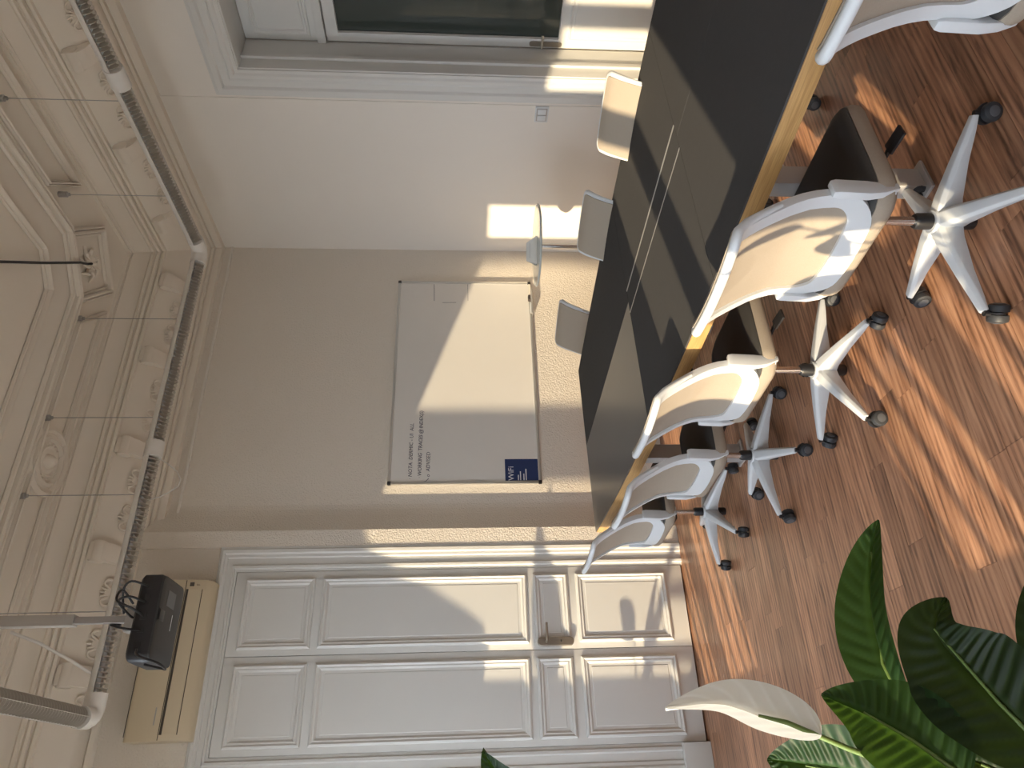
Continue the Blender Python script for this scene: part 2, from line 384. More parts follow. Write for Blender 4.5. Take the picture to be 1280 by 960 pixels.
# border strip panels: far and right strips, plus diagonal corner panel
def poly_moulding(name, poly, sc, label):
    return moulding(name, poly, sc, label)
ctr = (3.50, 4.315); hs = .265; c45 = math.sqrt(.5)
diamond = [(ctr[0]+hs*c45*(sx*1-sy*1), ctr[1]+hs*c45*(sx*1+sy*1)) for sx, sy in ((-1,-1),(1,-1),(1,1),(-1,1))]
moulding('trim_4', diamond, .75, 'square corner panel moulding set diagonally on the ceiling')
far_strip = [(.05, YB-.88), (3.06, YB-.88), (3.36, YB-.58), (3.36, YB-.575), (.05, YB-.575)]
moulding('trim_5', [(.05, YB-.885), (3.02, YB-.885), (3.33, YB-.575), (.05, YB-.575)], .42, 'long border panel moulding of the ceiling along the whiteboard wall')
moulding('trim_6', [(XR-.885, -1.2), (XR-.575, -1.2), (XR-.575, 3.93), (XR-.885, 4.06-.44)], .42, 'long border panel moulding of the ceiling along the right wall')
orn = MB()
for k in range(14):
    a = 2*PI*k/14; r = .045+.05*(k % 2)
    orn.tube([(ctr[0]+.02*math.cos(a), ctr[1]+.02*math.sin(a), ZC-.012), (ctr[0]+r*math.cos(a), ctr[1]+r*math.sin(a), ZC-.024), (ctr[0]+(r+.04)*math.cos(a+.35), ctr[1]+(r+.04)*math.sin(a+.35), ZC-.006)], [.010, .016, .006], 7)
orn.lathe([(.04, -.002), (.035, -.02), (.001, -.028)], (ctr[0], ctr[1], ZC), 14)
orn.v = [(x, y, min(z, ZC-.001)) for x, y, z in orn.v]
tag(orn.build('corner_ornament', M['ceiling'], ce, smooth=50), 'foliate plaster relief in the corner panel')
ros = MB(); rc = (2.02, 4.535)
ros.lathe([(.235, -0.0010), (.235, -0.0272), (.205, -0.0408), (.19, -0.0204), (.175, -0.0204), (.165, -0.0374), (.145, -0.0442), (.135, -0.0204), (.11, -0.0170), (.10, -0.0306), (.085, -0.0204), (.05, -0.0204), (.04, -0.0476), (.02, -0.0714), (.001, -0.0782)], (rc[0], rc[1], ZC), 40)
ro = ros.build('ceiling_rosette', M['ceiling'], ce, smooth=30); tag(ro, 'round plaster rosette in the border strip')
for k in range(20):
    a = 2*PI*k/20
    if k == 0: bd = MB().lathe([(.001, -.012), (.010, -.008), (.012, 0), (.001, .0)], (0, 0, 0), 8).build('rosette_bead', M['ceiling'], ro, smooth=60); bd.location = (rc[0]+.118, rc[1], ZC-.018)
    else: inst(bd, ro, (rc[0]+.118*math.cos(a), rc[1]+.118*math.sin(a), ZC-.018))
# picture rail ridge on the whiteboard wall and plaster line on the right wall
tag(MB().box(1.74, XR, YB-.014, YB, 3.700, 3.722).build('trim_7', M['wall_smooth'], bevel=.006), 'thin plaster ridge high on the whiteboard wall', 'trim', kind='structure')

# ------------------------------------------------------------------ double door in the far wall
def fy(y): return lambda a, b, h: (a, y-h, b)
def casing(name, x0, x1, z1, ws, wt, prof, f, m, plinth=None):
    mb = MB(); L = []
    for t, h in prof:
        L.append([f(x0-t*ws, 0, h), f(x0-t*ws, z1+t*wt, h), f(x1+t*ws, z1+t*wt, h), f(x1+t*ws, 0, h)])
    n = len(L)
    for i in range(n-1):
        mb.add(L[i]+L[i+1], [(j, j+1, j+5, j+4) for j in range(3)])
    return mb.build(name, m, smooth=25)
cprof = [(0, -.03), (0, .008), (.10, .009), (.13, .022), (.22, .024), (.27, .013), (.52, .011), (.56, .020), (.66, .022), (.72, .030), (.84, .032), (.88, .023), (.96, .021), (1.0, .014), (1.0, -.002)]
door = empty('door_1', (.855, YA-.02, 0)); tag(door, 'tall white panelled double door on the far wall', 'door', kind='structure')
cs = casing('door_casing', DX0, DX1, DZ, .185, .135, cprof, lambda a, b, h: (a-.855, .02-h-.002, b), M['door_paint']); cs.parent = door
pprof = [(0, 0), (.003, .013), (.015, .021), (.027, .013), (.036, .015), (.049, .003), (.066, .0016), (.070, .0045), (.074, .0045)]
for nm, x0, x1 in (('left', DX0+.003, .8665), ('right', .8705, DX1-.003)):
    lf = MB().box(x0, x1, YA-.014, YA+.03, .012, DZ-.004).build('door_leaf', M['door_paint'], door, bevel=.002, off=door.location)
    for z0, z1 in ((2.633, 3.118), (1.147, 2.585), (.854, 1.102), (.135, .797)):
        r = MB(); ring(r, (x0+.04, x1-.048, z0, z1), pprof, fy(YA-.0141))
        r.build('door_panel', M['door_paint'], lf, smooth=20, off=door.location)
    for b in (1.72,): pass
h = empty('door_handle', (0, 0, 0)); bpy.data.objects.remove(h)
lk = MB(); pl = [(.025*math.cos(a), .10*(1 if math.sin(a) > 0 else -1)+.025*math.sin(a)) for a in [2*PI*k/20 for k in range(20)]]
lk.loft([[(.917+x*1.15, YA-.0142, .965+z) for x, z in pl], [(.917+x*1.15, YA-.040, .965+z) for x, z in pl], [(.917+x, YA-.044, .965+z*.97) for x, z in pl]])
hp = lk.build('handle_plate', M['brass'], door, smooth=30, off=door.location)
MB().tube([(.917, YA-.042, 1.03), (.917, YA-.080, 1.03), (.926, YA-.086, 1.03), (1.035, YA-.084, 1.028)], [.010, .009, .010, .008], 10).build('lever', M['brass'], hp, smooth=50, off=door.location)
MB().lathe([(.008, -.004), (.008, .004)], (.917, YA-.0442, .93), 10).build('keyhole', M['black'], hp, off=door.location)
for x0, x1 in ((DX0-.19, DX0-.002),):
    MB().box(x0, x1, YA-.060, YA-.001, 0, .18).build('plinth_block', M['door_paint'], door, bevel=.004, off=door.location)

# ------------------------------------------------------------------ glazed door in the right wall recess
d2 = empty('door_2', (RXD, (RY0+RY1)/2, 0)); tag(d2, 'white half-glazed door deep in the right wall recess', 'door', kind='structure')
fo = d2.location.copy()
cprof2 = [(0, -.006), (0, .012), (.12, .014), (.18, .026), (.30, .026), (.34, .014), (.40, .022), (.62, .024), (.68, .040), (.86, .044), (.90, .026), (1, .022), (1, -.006)]
fx = lambda a, b, h: (XR+.006-h, a, b)
cs2 = casing('door_casing', RY0, RY1, RZ, .205, .20, cprof2, fx, M['door_paint']); cs2.parent = d2; cs2.location = (-fo.x, -fo.y, 0)
jm = MB(); jt = .012
jm.box(XR+.004, RXD-.01, RY1-jt, RY1+.001, 0, RZ); jm.box(XR+.004, RXD-.01, RY0-.001, RY0+jt, 0, RZ); jm.box(XR+.004, RXD-.01, RY0, RY1, RZ-jt, RZ+.001)
jm.box(XR+.10, XR+.14, RY1-jt-.022, RY1-jt, 0, RZ-jt); jm.box(XR+.10, XR+.14, RY0+jt, RY0+jt+.022, 0, RZ-jt)
jm.build('jamb_lining', M['door_paint'], d2, bevel=.004, off=fo)
od = MB().box(RXD, RXD+.05, RY0+jt, RY1-jt, 2.60, RZ-jt).build('overdoor_panel', M['door_paint'], d2, off=fo)
r = MB(); ring(r, (RY0+.12, RY1-.05, 2.69, 3.10), [(0, 0), (.004, .012), (.018, .014), (.026, .004), (.04, .010), (.05, -.004)], lambda a, b, h: (RXD-.0005-h, a, b)); r.build('panel_moulding', M['door_paint'], od, smooth=20, off=fo)
MB().box(RXD-.035, RXD, RY0+jt, RY1-jt, 2.585, 2.645).build('transom_bar', M['door_paint'], d2, bevel=.006, off=fo)
ym = (RY0+RY1)/2
for y0, y1, hs_ in ((ym+.002, RY1-jt-.004, 1), (RY0+jt+.004, ym-.002, 0)):
    lf = MB(); g0, g1 = .906, 2.495
    lf.box(RXD-.004, RXD+.045, y0, y1, .01, g0); lf.box(RXD-.004, RXD+.045, y0, y1, g1, 2.578)
    lf.box(RXD-.004, RXD+.045, y0, y0+.075, g0, g1); lf.box(RXD-.004, RXD+.045, y1-.075, y1, g0, g1)
    lo = lf.build('door_leaf', M['door_paint'], d2, off=fo)
    MB().box(RXD+.012, RXD+.018, y0+.075, y1-.075, g0, g1).build('glass_pane', M['door_glass'], lo, off=fo)
    r = MB(); ring(r, (y0+.06, y1-.06, .12, .84), [(0, 0), (.004, .010), (.014, .010), (.02, .002), (.034, .002), (.04, .008), (.055, .008)], lambda a, b, h: (RXD-.0042-h, a, b)); r.build('door_panel', M['door_paint'], lo, smooth=20, off=fo)
    r = MB(); ring(r, (y0+.067, y1-.067, g0-.008, g1+.008), [(0, 0), (.0, .012), (.008, .012), (.012, -.006)], lambda a, b, h: (RXD-.0042-h, a, b), False); r.build('glazing_bead', M['door_paint'], lo, off=fo)
lk = MB(); lk.loft([[(RXD-x, 3.312+y, .998+z) for y, z in [(.019*math.cos(a), .10*(1 if math.sin(a) > 0 else -1)+.019*math.sin(a)) for a in [2*PI*k/20 for k in range(20)]]] for x in (.0045, .014)])
hp = lk.build('handle_plate', M['brass'], d2, smooth=30, off=fo)
MB().tube([(RXD-.01, 3.312, 1.03), (RXD-.06, 3.312, 1.03), (RXD-.064, 3.30, 1.03), (RXD-.064, 3.205, 1.03)], .009, 10).build('lever', M['chrome'], hp, smooth=50, off=fo)

# baseboards
def bb(name, boxes, label):
    m = MB()
    for b in boxes: m.box(*b)
    tag(m.build(name, M['baseboard'], bevel=.004), label, 'baseboard', kind='structure')
bb('baseboard_far', [(1.97, XR-.02, YB-.018, YB, 0, .14)], 'white baseboard below the whiteboard')
bb('baseboard_right', [(XR-.018, XR, 3.60, YB-.02, 0, .14), (XR-.014, XR+.006, YREAR, RY0-.22, 0, .14)], 'white baseboard along the right wall')
bb('baseboard_left', [(XL, XL+.018, YREAR, YA, 0, .14)], 'white baseboard below the windows')

# ------------------------------------------------------------------ light switch
sw = empty('light_switch', (XR, 3.672, 1.01)); tag(sw, 'white double rocker light switch by the door casing', 'light switch')
MB().box(-.012, -.0005, -.070, .070, -.050, .050).build('switch_plate', M['white_plastic'], sw, bevel=.004)
MB().box(-.0145, -.0122, -.058, .058, -.040, .040).build('switch_frame', M['grey_metal'], sw, bevel=.001)
for k, y in enumerate((-.027, .027)): MB().box(-.018, -.0146, y-.023, y+.023, -.032, .032).build('rocker', M['white_plastic'], sw, bevel=.002)

# ------------------------------------------------------------------ whiteboard
BX0, BX1, BZ0, BZ1 = 2.115, 4.083, .988, 2.182
wbd = empty('whiteboard', ((BX0+BX1)/2, YB-.001, (BZ0+BZ1)/2)); o_ = wbd.location.copy(); tag(wbd, 'large wall whiteboard in a thin aluminium frame', 'whiteboard')
MB().box(BX0+.012, BX1-.012, YB-.016, YB-.002, BZ0+.012, BZ1-.012).build('writing_surface', M['board'], wbd, off=o_)
for x0, x1, z0, z1 in ((BX0, BX0+.022, BZ0, BZ1), (BX1-.022, BX1, BZ0, BZ1), (BX0+.022, BX1-.022, BZ0, BZ0+.022), (BX0+.022, BX1-.022, BZ1-.022, BZ1)):
    MB().box(x0, x1, YB-.024, YB-.001, z0, z1).build('frame_bar', M['alu'], wbd, bevel=.004, off=o_)
for x in (BX0+.012, BX1-.012):
    for z in (BZ0+.012, BZ1-.012): MB().box(x-.015, x+.015, YB-.027, YB-.0005, z-.015, z+.015).build('corner_cap', M['black'], wbd, bevel=.008, off=o_)
tr = MB(); tr.box(3.70, 3.97, YB-.075, YB-.0245, BZ0-.006, BZ0); tr.box(3.70, 3.97, YB-.077, YB-.073, BZ0-.006, BZ0+.010)
tr.build('pen_tray', M['alu'], wbd, off=o_)
def text_mesh(body, size, name, m, parent, loc, rot=(PI/2, 0, 0), shear=0, ext=.0004, space=1):
    c = bpy.data.curves.new(name, 'FONT'); c.body = body; c.size = size; c.shear = shear; c.extrude = ext; c.space_character = space
    c.resolution_u = 2
    t = bpy.data.objects.new(name, c); col.objects.link(t); bpy.context.view_layer.update()
    me = bpy.data.meshes.new_from_object(t); col.objects.unlink(t); bpy.data.objects.remove(t)
    me.materials.clear(); me.materials.append(m)
    o = bpy.data.objects.new(name, me); col.objects.link(o); o['kind'] = 'stuff'; o.parent = parent; o.location = Vector(loc)-(parent.location if parent else Vector()); o.rotation_euler = rot
    return o
ys_ = YB-.0166
for s, x, z in (('\u00b7 NOTA  DERMIC - UI  ALL', 2.155, 1.998), ('\u00b7 WORKING  TRACES @ INDEX(S)', 2.165, 1.925), ('o  ADVISED', 2.175, 1.86)):
    text_mesh(s, .042, 'handwriting', M['ink'], wbd, (x, ys_, z), shear=.15, space=.92 if 'W' in s else 1.0)
ar = MB().tube([(2.135, ys_, 1.925), (2.14, ys_, 1.89), (2.165, ys_, 1.868)], .0022, 5).build('handwriting', M['ink'], wbd, off=o_)
for p, q, w in (((3.866, 1.858), (4.05, 1.862), .004), ((3.848, 1.785), (3.85, 1.664), .003), ((3.869, 1.557), (4.055, 1.559), .0025)):
    MB().bar((p[0], ys_, p[1]), (q[0], ys_, q[1]), .001, w, up=(0, 0, 1) if abs(p[1]-q[1]) < .05 else (1, 0, 0)).build('marker_line', M['ink'], wbd, off=o_)
er = MB().box(3.85, 3.905, YB-.070, YB-.036, BZ0+.001, BZ0+.032).build('board_eraser', M['eraser'], bevel=.006); tag(er, 'small dark board eraser on the whiteboard pen tray', 'eraser')
pn = MB().tube([(3.715, YB-.055, BZ0+.009), (3.73, YB-.055, BZ0+.009), (3.735, YB-.055, BZ0+.009), (3.83, YB-.052, BZ0+.009)], [.006, .008, .008, .008], 10).build('board_marker', M['white_plastic'], smooth=40); tag(pn, 'white board marker lying on the whiteboard pen tray', 'marker')
# wifi poster
po = MB().box(2.130, 2.322, YB-.0185, YB-.0163, 1.012, 1.272).build('poster', M['blue']); tag(po, 'dark blue WiFi poster in the lower left corner of the whiteboard', 'poster')
text_mesh('WiFi', .062, 'poster_title', M['print_white'], po, (2.140, YB-.0189, 1.205))
for k, (z, w) in enumerate(((1.165, .045), (1.148, .075), (1.122, .055), (1.104, .095))):
    MB().box(2.142, 2.142+w, YB-.0189, YB-.0186, z, z+.008).build('poster_text_line', M['print_white'], po)

# ------------------------------------------------------------------ conference table
TC = Vector((2.262, 2.20, 0)); TR = math.radians(4.0)
tb = empty('conference_table', TC, TR); tag(tb, 'long black boat-shaped conference table with light wood edge', 'table')
HL, ZT = 2.32, .745
def hw(s): return .775-.135*(s/2.3)**2
def piece(x_of, s0, s1, side, m, z0=ZT-.006, z1=ZT):
    N = 14; up = []
    g = .0012
    s0 += g; s1 -= g
    outer = [(side*(hw(s0+(s1-s0)*k/N)-.004), s0+(s1-s0)*k/N) for k in range(N+1)]
    inner = [(side*x_of, s1), (side*x_of, s0)]
    poly = outer+inner
    if side < 0: poly = poly[::-1]
    mb = MB().loft([[(x, y, z0) for x, y in poly], [(x, y, z1) for x, y in poly]])
    return mb.build('top_panel', m, tb)
SLOT0, SLOT1, SWD = -.235, .785, .072
# pinwheel of four tops around the cable slot
piece(SWD, SLOT0, SLOT1, 1, M['table_black']); piece(SWD, SLOT0, SLOT1, -1, M['table_black'])
piece(.0012, SLOT1, HL, 1, M['table_black']); piece(.0012, SLOT1, HL, -1, M['table_sheen'])
piece(.0012, -HL, SLOT0, 1, M['table_black']); piece(.0012, -HL, SLOT0, -1, M['table_black'])
for sx in (-1, 1):
    MB().box(sx*SWD-.004, sx*SWD+.004, SLOT0+.002, SLOT1-.002, ZT-.003, ZT+.0012).build('slot_rail', M['alu'], tb)
N = 24
MB().box(-SWD+.006, SWD-.006, SLOT0+.002, SLOT1-.002, ZT-.008, ZT-.001).build('slot_flap', M['table_black'], tb)
edge = [(hw(-HL+2*HL*k/N), -HL+2*HL*k/N) for k in range(N+1)]; poly = edge+[(-x, y) for x, y in reversed(edge)]
MB().loft([[(x, y, ZT-.064) for x, y in poly], [(x, y, ZT-.0062) for x, y in poly]]).build('table_edge', M['edge_wood'], tb, bevel=.0015)
for s in (-1.75, -.42, 1.55):
    for sx in (-1, 1):
        lg = MB().box(sx*.48-.045, sx*.48+.045, s-.03, s+.03, .012, ZT-.07).build('table_leg', M['leg_metal'], tb, bevel=.004)
        MB().box(sx*.48-.065, sx*.48+.065, s-.05, s+.05, 0, .012).build('foot_plate', M['leg_metal'], tb, bevel=.003)
    MB().box(-.58, .58, s-.03, s+.03, ZT-.106, ZT-.065).build('cross_beam', M['leg_metal'], tb, bevel=.003)
MB().box(-.04, .04, -1.72, 1.52, ZT-.14, ZT-.065).build('cable_channel', M['black'], tb)

# ------------------------------------------------------------------ office chairs
PX = [(-.152, .455), (-.142, .50), (-.137, .55), (-.137, .60), (-.146, .655), (-.170, .715), (-.201, .775), (-.233, .83), (-.260, .870), (-.286, .893), (-.312, .903)]
_s = [0]
for a, b in zip(PX, PX[1:]): _s.append(_s[-1]+math.dist(a, b))
SMAX = _s[-1]
def prof_at(s):
    s = max(0, min(SMAX, s))
    for i in range(len(PX)-1):
        if s <= _s[i+1]:
            t = (s-_s[i])/(_s[i+1]-_s[i]); t2 = t
            return (PX[i][0]+(PX[i+1][0]-PX[i][0])*t2, PX[i][1]+(PX[i+1][1]-PX[i][1])*t2)
    return PX[-1]
def back_pt(y, s, d=0):
    x0, z0 = prof_at(s-.012); x1, z1 = prof_at(s+.012); L = math.hypot(x1-x0, z1-z0) or 1
    nx, nz = -(z1-z0)/L, (x1-x0)/L      # rearward normal
    x, z = prof_at(s)
    x += .85*y*y*(1-s/SMAX*.45)              # wrap forward at the sides
    return Vector((x+nx*d, y, z+nz*d))
def rounded(y0, y1, s0, s1, rb, rt, n=9, wt=None):
    """outline, counter-clockwise from bottom left; bottom radius rb, top radius rt; wt=(bottom half width)"""
    pts = []
    for cx_, cy_, r, a0 in ((y1-rb, s0+rb, rb, -PI/2), (y1-rt, s1-rt, rt, 0), (y0+rt, s1-rt, rt, PI/2), (y0+rb, s0+rb, rb, PI)):
        for k in range(n): a = a0+PI/2*k/(n-1); pts.append((cx_+r*math.cos(a), cy_+r*math.sin(a)))
    out = []
    for i, p in enumerate(pts):       # subdivide long straight runs
        q = pts[(i+1) % len(pts)]; out.append(p)
        if i % n == n-1:
            for k in range(1, 9): out.append((p[0]+(q[0]-p[0])*k/9, p[1]+(q[1]-p[1])*k/9))
    return out
OUT = rounded(-.203, .203, .0, SMAX, .095, .030); INN = rounded(-.166, .166, .068, SMAX-.030, .055, .020)
def chair_back():
    T1, T0 = .016, -.010
    L = [[back_pt(*p, T0) for p in OUT], [back_pt(p[0]*1.008, p[1], (T0+T1)/2) for p in OUT], [back_pt(*p, T1) for p in OUT], [back_pt(*p, T1-.002) for p in INN], [back_pt(*p, T0+.002) for p in INN]]
    return MB().loft(L, True, False, wrap=True)
def chair_mesh():
    m = MB(); cy_ = (.078+SMAX-.03)/2
    for d, fl_ in ((.004, 0),):
        loops = []
        for k in range(9):
            t = 1-k/9*.94
            loops.append([back_pt(p[0]*t*1.03, cy_+(p[1]-cy_)*t*1.02, d-.012*(1-t)) for p in INN])
        m.loft(loops, True, False); n = len(INN); k0 = len(m.v)-n
        m.f.append(tuple(range(k0, k0+n)))
    return m
def rrect(hx, hy, r, cx_=0, n=6):
    P = []
    for sx, sy, a0 in ((1, 1, 0), (-1, 1, PI/2), (-1, -1, PI), (1, -1, 3*PI/2)):
        for k in range(n): a = a0+PI/2*k/(n-1); P.append((cx_+sx*(hx-r)+r*math.cos(a), sy*(hy-r)+r*math.sin(a)))
    return P
def slab(levels, cx_, r):
    """levels: (inset, z)"""
    L = []
    for ins, z in levels: L.append([(x, y, z+.010*math.cos(min(1, abs(y)/.24)*PI/2)*0-(.018*max(0, (x-.14)/.12)**2 if x > .14 else 0)) for x, y in rrect(.225-ins, .235-ins, r-ins*.4, cx_)])
    return MB().loft(L)
def chair_front():
    m = MB(); cy_ = SMAX/2; loops = []; O2 = rounded(-.194, .194, .012, SMAX-.010, .09, .026)
    for k in range(9):
        t = 1-k/9*.94; loops.append([back_pt(p[0]*t, cy_+(p[1]-cy_)*t, -.0135-.006*(1-t)) for p in O2])
    m.loft([[back_pt(p[0], p[1], -.009) for p in O2]]+loops, True, False); n = len(O2); k0 = len(m.v)-n
    m.f.append(tuple(range(k0, k0+n))); return m
def chair_rim():
    pts = [back_pt(y, s_, .003) for y, s_ in OUT if s_ > SMAX*.55]
    pts.sort(key=lambda p: 0)
    seq = [(y, s_) for y, s_ in OUT if s_ > SMAX*.55]
    return MB().tube([back_pt(y, s_, .003) for y, s_ in seq], [.006+.008*min(1, max(0, (s_/SMAX-.55)/.35)) for y, s_ in seq], 10)
protos = {}
def P(name, mb, m, **k):
    if name not in protos:
        protos[name] = mb().build(name, m, **k)
        col.objects.unlink(protos[name])
    return protos[name]
def put(proto, parent, loc=(0,0,0), rot=(0,0,0)):
    o = proto.copy(); col.objects.link(o); o.parent = parent; o.location = loc; o.rotation_euler = rot; return o
def arm_mb():
    L = []
    for x, w, zt, zb in ((.022, .030, .155, .075), (.07, .028, .148, .082), (.18, .0215, .120, .078), (.27, .0175, .094, .068), (.312, .015, .082, .066)):
        L.append([(x, -w, zt-.012), (x, -w*.62, zt), (x, w*.62, zt), (x, w, zt-.012), (x, w*.9, zb), (x, -w*.9, zb)])
    return MB().loft(L)
def wheel_mb():
    return MB().loft([[(r*math.cos(2*PI*k/20), y, .030+r*math.sin(2*PI*k/20)) for k in range(20)] for r, y in ((.021, -.028), (.028, -.0245), (.030, -.016), (.0285, -.005), (.020, -.003), (.020, .003), (.0285, .005), (.030, .016), (.028, .0245), (.021, .028))])
def hood_mb():
    m = MB(); L = []
    for y in (-.0027, .0027):
        L.append([(.033*math.cos(a), y, .030+.036*math.sin(a)) for a in [PI*.05+PI*.9*k/12 for k in range(13)]])
    m.loft(L); m.tube([(0, 0, .056), (0, 0, .075)], .009, 8); return m
def hubcap_mb():
    return MB().loft([[(r*math.cos(2*PI*k/16), y, .030+r*math.sin(2*PI*k/16)) for k in range(16)] for r, y in ((.012, -.0305), (.0165, -.0295), (.0165, -.0275), (.004, -.027), (.004, .027), (.0165, .0275), (.0165, .0295), (.012, .0305))])
def build_chair(x, y, yaw, phase, label, group, drop=0.0, spins=None):
    root = empty('office_chair', (x, y, 0), math.radians(yaw)); tag(root, label, 'chair', group)
    dz = (0, 0, -drop)
    fr = put(P('back_frame', chair_back, M['white_plastic'], smooth=50), root, dz)
    put(P('back_mesh', chair_mesh, M['fabric'], smooth=60), root, dz)
    put(P('front_upholstery', chair_front, M['fabric'], smooth=60), root, dz)
    put(P('top_rim', chair_rim, M['white_plastic'], smooth=70), root, dz)
    def br(s):
        def f():
            m = MB(); yy = s*.212
            L = []
            for xx, zz, w, t in ((-.108, .600, .024, .010), (-.108, .585, .026, .013), (-.112, .50, .026, .013), (-.110, .455, .020, .011), (-.098, .405, .010, .008)):
                L.append([(xx-w, yy-t, zz), (xx+w, yy-t, zz), (xx+w, yy+t, zz), (xx-w, yy+t, zz)])
            m.loft(L); return m
        return f
    for s in (-1, 1):
        put(P('back_bracket' + ('' if s > 0 else '_b'), br(s), M['white_plastic'], bevel=.004), root, dz).name = 'back_bracket'
        def ya(s=s):
            return MB().bar((-.105, s*.212, .425), (-.03, s*.10, .378), .03, .022, (0, 0, 1)).bar((-.03, s*.10, .378), (.02, s*.05, .375), .03, .022)
        put(P('support_arm' + ('' if s > 0 else '_b'), ya, M['white_plastic'], bevel=.003), root, dz).name = 'support_arm'
    put(P('seat_cushion', lambda: slab([(.012, .462), (.007, .4665), (.009, .474), (.022, .484), (.05, .489)], .075, .085), M['seat_fabric'], smooth=55), root, dz)
    put(P('seat_shell', lambda: slab([(.05, .400), (.012, .408), (.002, .424), (0, .448), (.005, .4655)], .075, .085), M['fabric'], smooth=55), root, dz)
    put(P('tilt_mechanism', lambda: MB().box(-.07, .11, -.065, .065, .352, .400), M['black'], bevel=.012), root, dz)
    put(P('height_lever', lambda: MB().bar((.05, -.06, .376), (.07, -.215, .374), .014, .010).bar((.07, -.205, .374), (.075, -.275, .366), .045, .009), M['black'], bevel=.003), root, dz)
    put(P('tilt_lever', lambda: MB().bar((.04, .06, .376), (.05, .215, .374), .014, .010).bar((.05, .205, .374), (.055, .265, .366), .04, .009), M['black'], bevel=.003), root, dz)
    put(P('gas_rod', lambda: MB().lathe([(.014, .19), (.014, .36)], n=20), M['chrome'], smooth=50), root, dz)
    put(P('lift_collar', lambda: MB().lathe([(.025, .13), (.025, .205), (.021, .212), (.001, .212)], n=24), M['black'], smooth=40), root)
    put(P('lift_foot', lambda: MB().lathe([(.021, .020), (.024, .026), (.024, .085)], n=20), M['black'], smooth=40), root)
    put(P('base_hub', lambda: MB().lathe([(.030, .072), (.043, .078), (.046, .11), (.040, .148), (.034, .160)], n=24), M['white_plastic'], smooth=40), root)
    for k in range(5):
        a = math.radians(phase-yaw+72*k)
        arm = put(P('base_arm', arm_mb, M['white_plastic'], bevel=.004), root, (0, 0, 0), (0, 0, a))
        sp = random.uniform(0, 2*PI)
        c = put(P('castor_wheels', wheel_mb, M['castor'], smooth=40), root, (.318*math.cos(a), .318*math.sin(a), 0), (0, 0, sp)); c.name = 'castor'
        put(P('castor_hood', hood_mb, M['black'], smooth=40), c); put(P('castor_hub', hubcap_mb, M['castor_hub'], smooth=40), c)
    return root
LEFT = 'office chairs along the window side of the table'; RIGHT = 'office chairs along the far side of the table'
build_chair(1.53, .685, 3, 10, 'nearest office chair, cut by the frame edge, all in shade', LEFT)
build_chair(1.50, 1.60, 4, 28, 'white office chair with leaf shadows across its sunlit beige back', LEFT)
build_chair(1.49, 2.475, 4, 59, 'sunlit white office chair next to the one with leaf shadows', LEFT, -.004)
build_chair(1.45, 3.24, 4, 34, 'shaded lower office chair, second from the door end of the row', LEFT, .045)
build_chair(1.455, 4.075, 4, 13, 'white office chair closest to the panelled double door', LEFT, .015)
build_chair(2.74, 2.40, 192, 40, 'office chair across the table with a shadow band over its sunlit back', RIGHT, .02)
build_chair(2.72, 3.17, 194, 15, 'shaded office chair across the table before the round stand', RIGHT, .02)
build_chair(2.82, 4.36, 196, 60, 'office chair across the table, backed by the whiteboard wall', RIGHT, .02)

# ------------------------------------------------------------------ round stand in the corner with papers
st = empty('pedestal_table', (3.56, 4.12, 0)); tag(st, 'tall round glass-topped pedestal table in the corner', 'table')
MB().lathe([(.28, 1.042), (.30, 1.044), (.305, 1.051), (.30, 1.058), (.28, 1.060), (.001, 1.060)], n=48).build('table_top', M['glass_disc'], st, smooth=30)
MB().lathe([(.022, .03), (.022, 1.028), (.06, 1.029), (.06, 1.0415)], n=20).build('post', M['chrome'], st, smooth=40)
MB().lathe([(.21, 0), (.21, .012), (.03, .03), (.001, .031)], n=36).build('base', M['chrome'], st, smooth=30)
br_ = empty('brochure_holder', (3.50, 4.10, 1.0605), math.radians(-30)); tag(br_, 'open white brochure standing on the round pedestal table', 'brochure')
for s in (-1, 1):
    m = MB(); L = []
    for k in range(7):
        t = k/6; z = .075*t; L.append([(-.11+.03*t, s*(.04-.036*t**.5)-.001, z), (.10-.05*t, s*(.04-.036*t**.5)-.001, z), (.10-.05*t, s*(.04-.036*t**.5)+.001, z), (-.11+.03*t, s*(.04-.036*t**.5)+.001, z)])
    m.loft(L); m.build('page', M['book'], br_, smooth=60)
MB().box(-.06, .05, -.012, .012, .001, .05).build('dark_insert', M['ac_dark'], br_)

# ------------------------------------------------------------------ air conditioner above the door
ac = empty('air_conditioner', (.855, YA-.001, 3.285)); tag(ac, 'aged cream wall air conditioner above the double door', 'air conditioner')
side = [(0, .005), (-.085, .0), (-.135, .012), (-.170, .045), (-.186, .10), (-.190, .16), (-.190, .345), (-.180, .372), (-.155, .385), (0, .385)]
MB().loft([[(-.49, y, z) for y, z in side], [(.49, y, z) for y, z in side]]).build('ac_body', M['ac'], ac, bevel=.006, smooth=30)
MB().box(-.455, .425, -.1935, -.17, .150, .164).build('vent_slot', M['ac_dark'], ac)
MB().loft([[(x, -.1915-.002, .148), (x, -.189-.002, .10), (x, -.180-.002, .066), (x, -.172, .066), (x, -.182, .10), (x, -.184, .148)] for x in (-.453, .423)]).build('vent_flap', M['ac'], ac, smooth=30)
MB().loft([[(x, -.178-.003, .060), (x, -.160-.003, .033), (x, -.135-.003, .012), (x, -.130, .016), (x, -.152, .036), (x, -.170, .060)] for x in (-.453, .423)]).build('vent_flap', M['ac'], ac, smooth=30)
MB().box(-.455, .425, -.180, -.150, .0605, .0650).build('vent_slot', M['ac_dark'], ac)
MB().box(-.485, .485, -.1915, -.1895, .168, .172).build('grille_seam', M['ac_dark'], ac)
MB().box(-.46, .40, -.160, -.05, .3845, .3875).build('air_inlet', M['ac_dark'], ac)
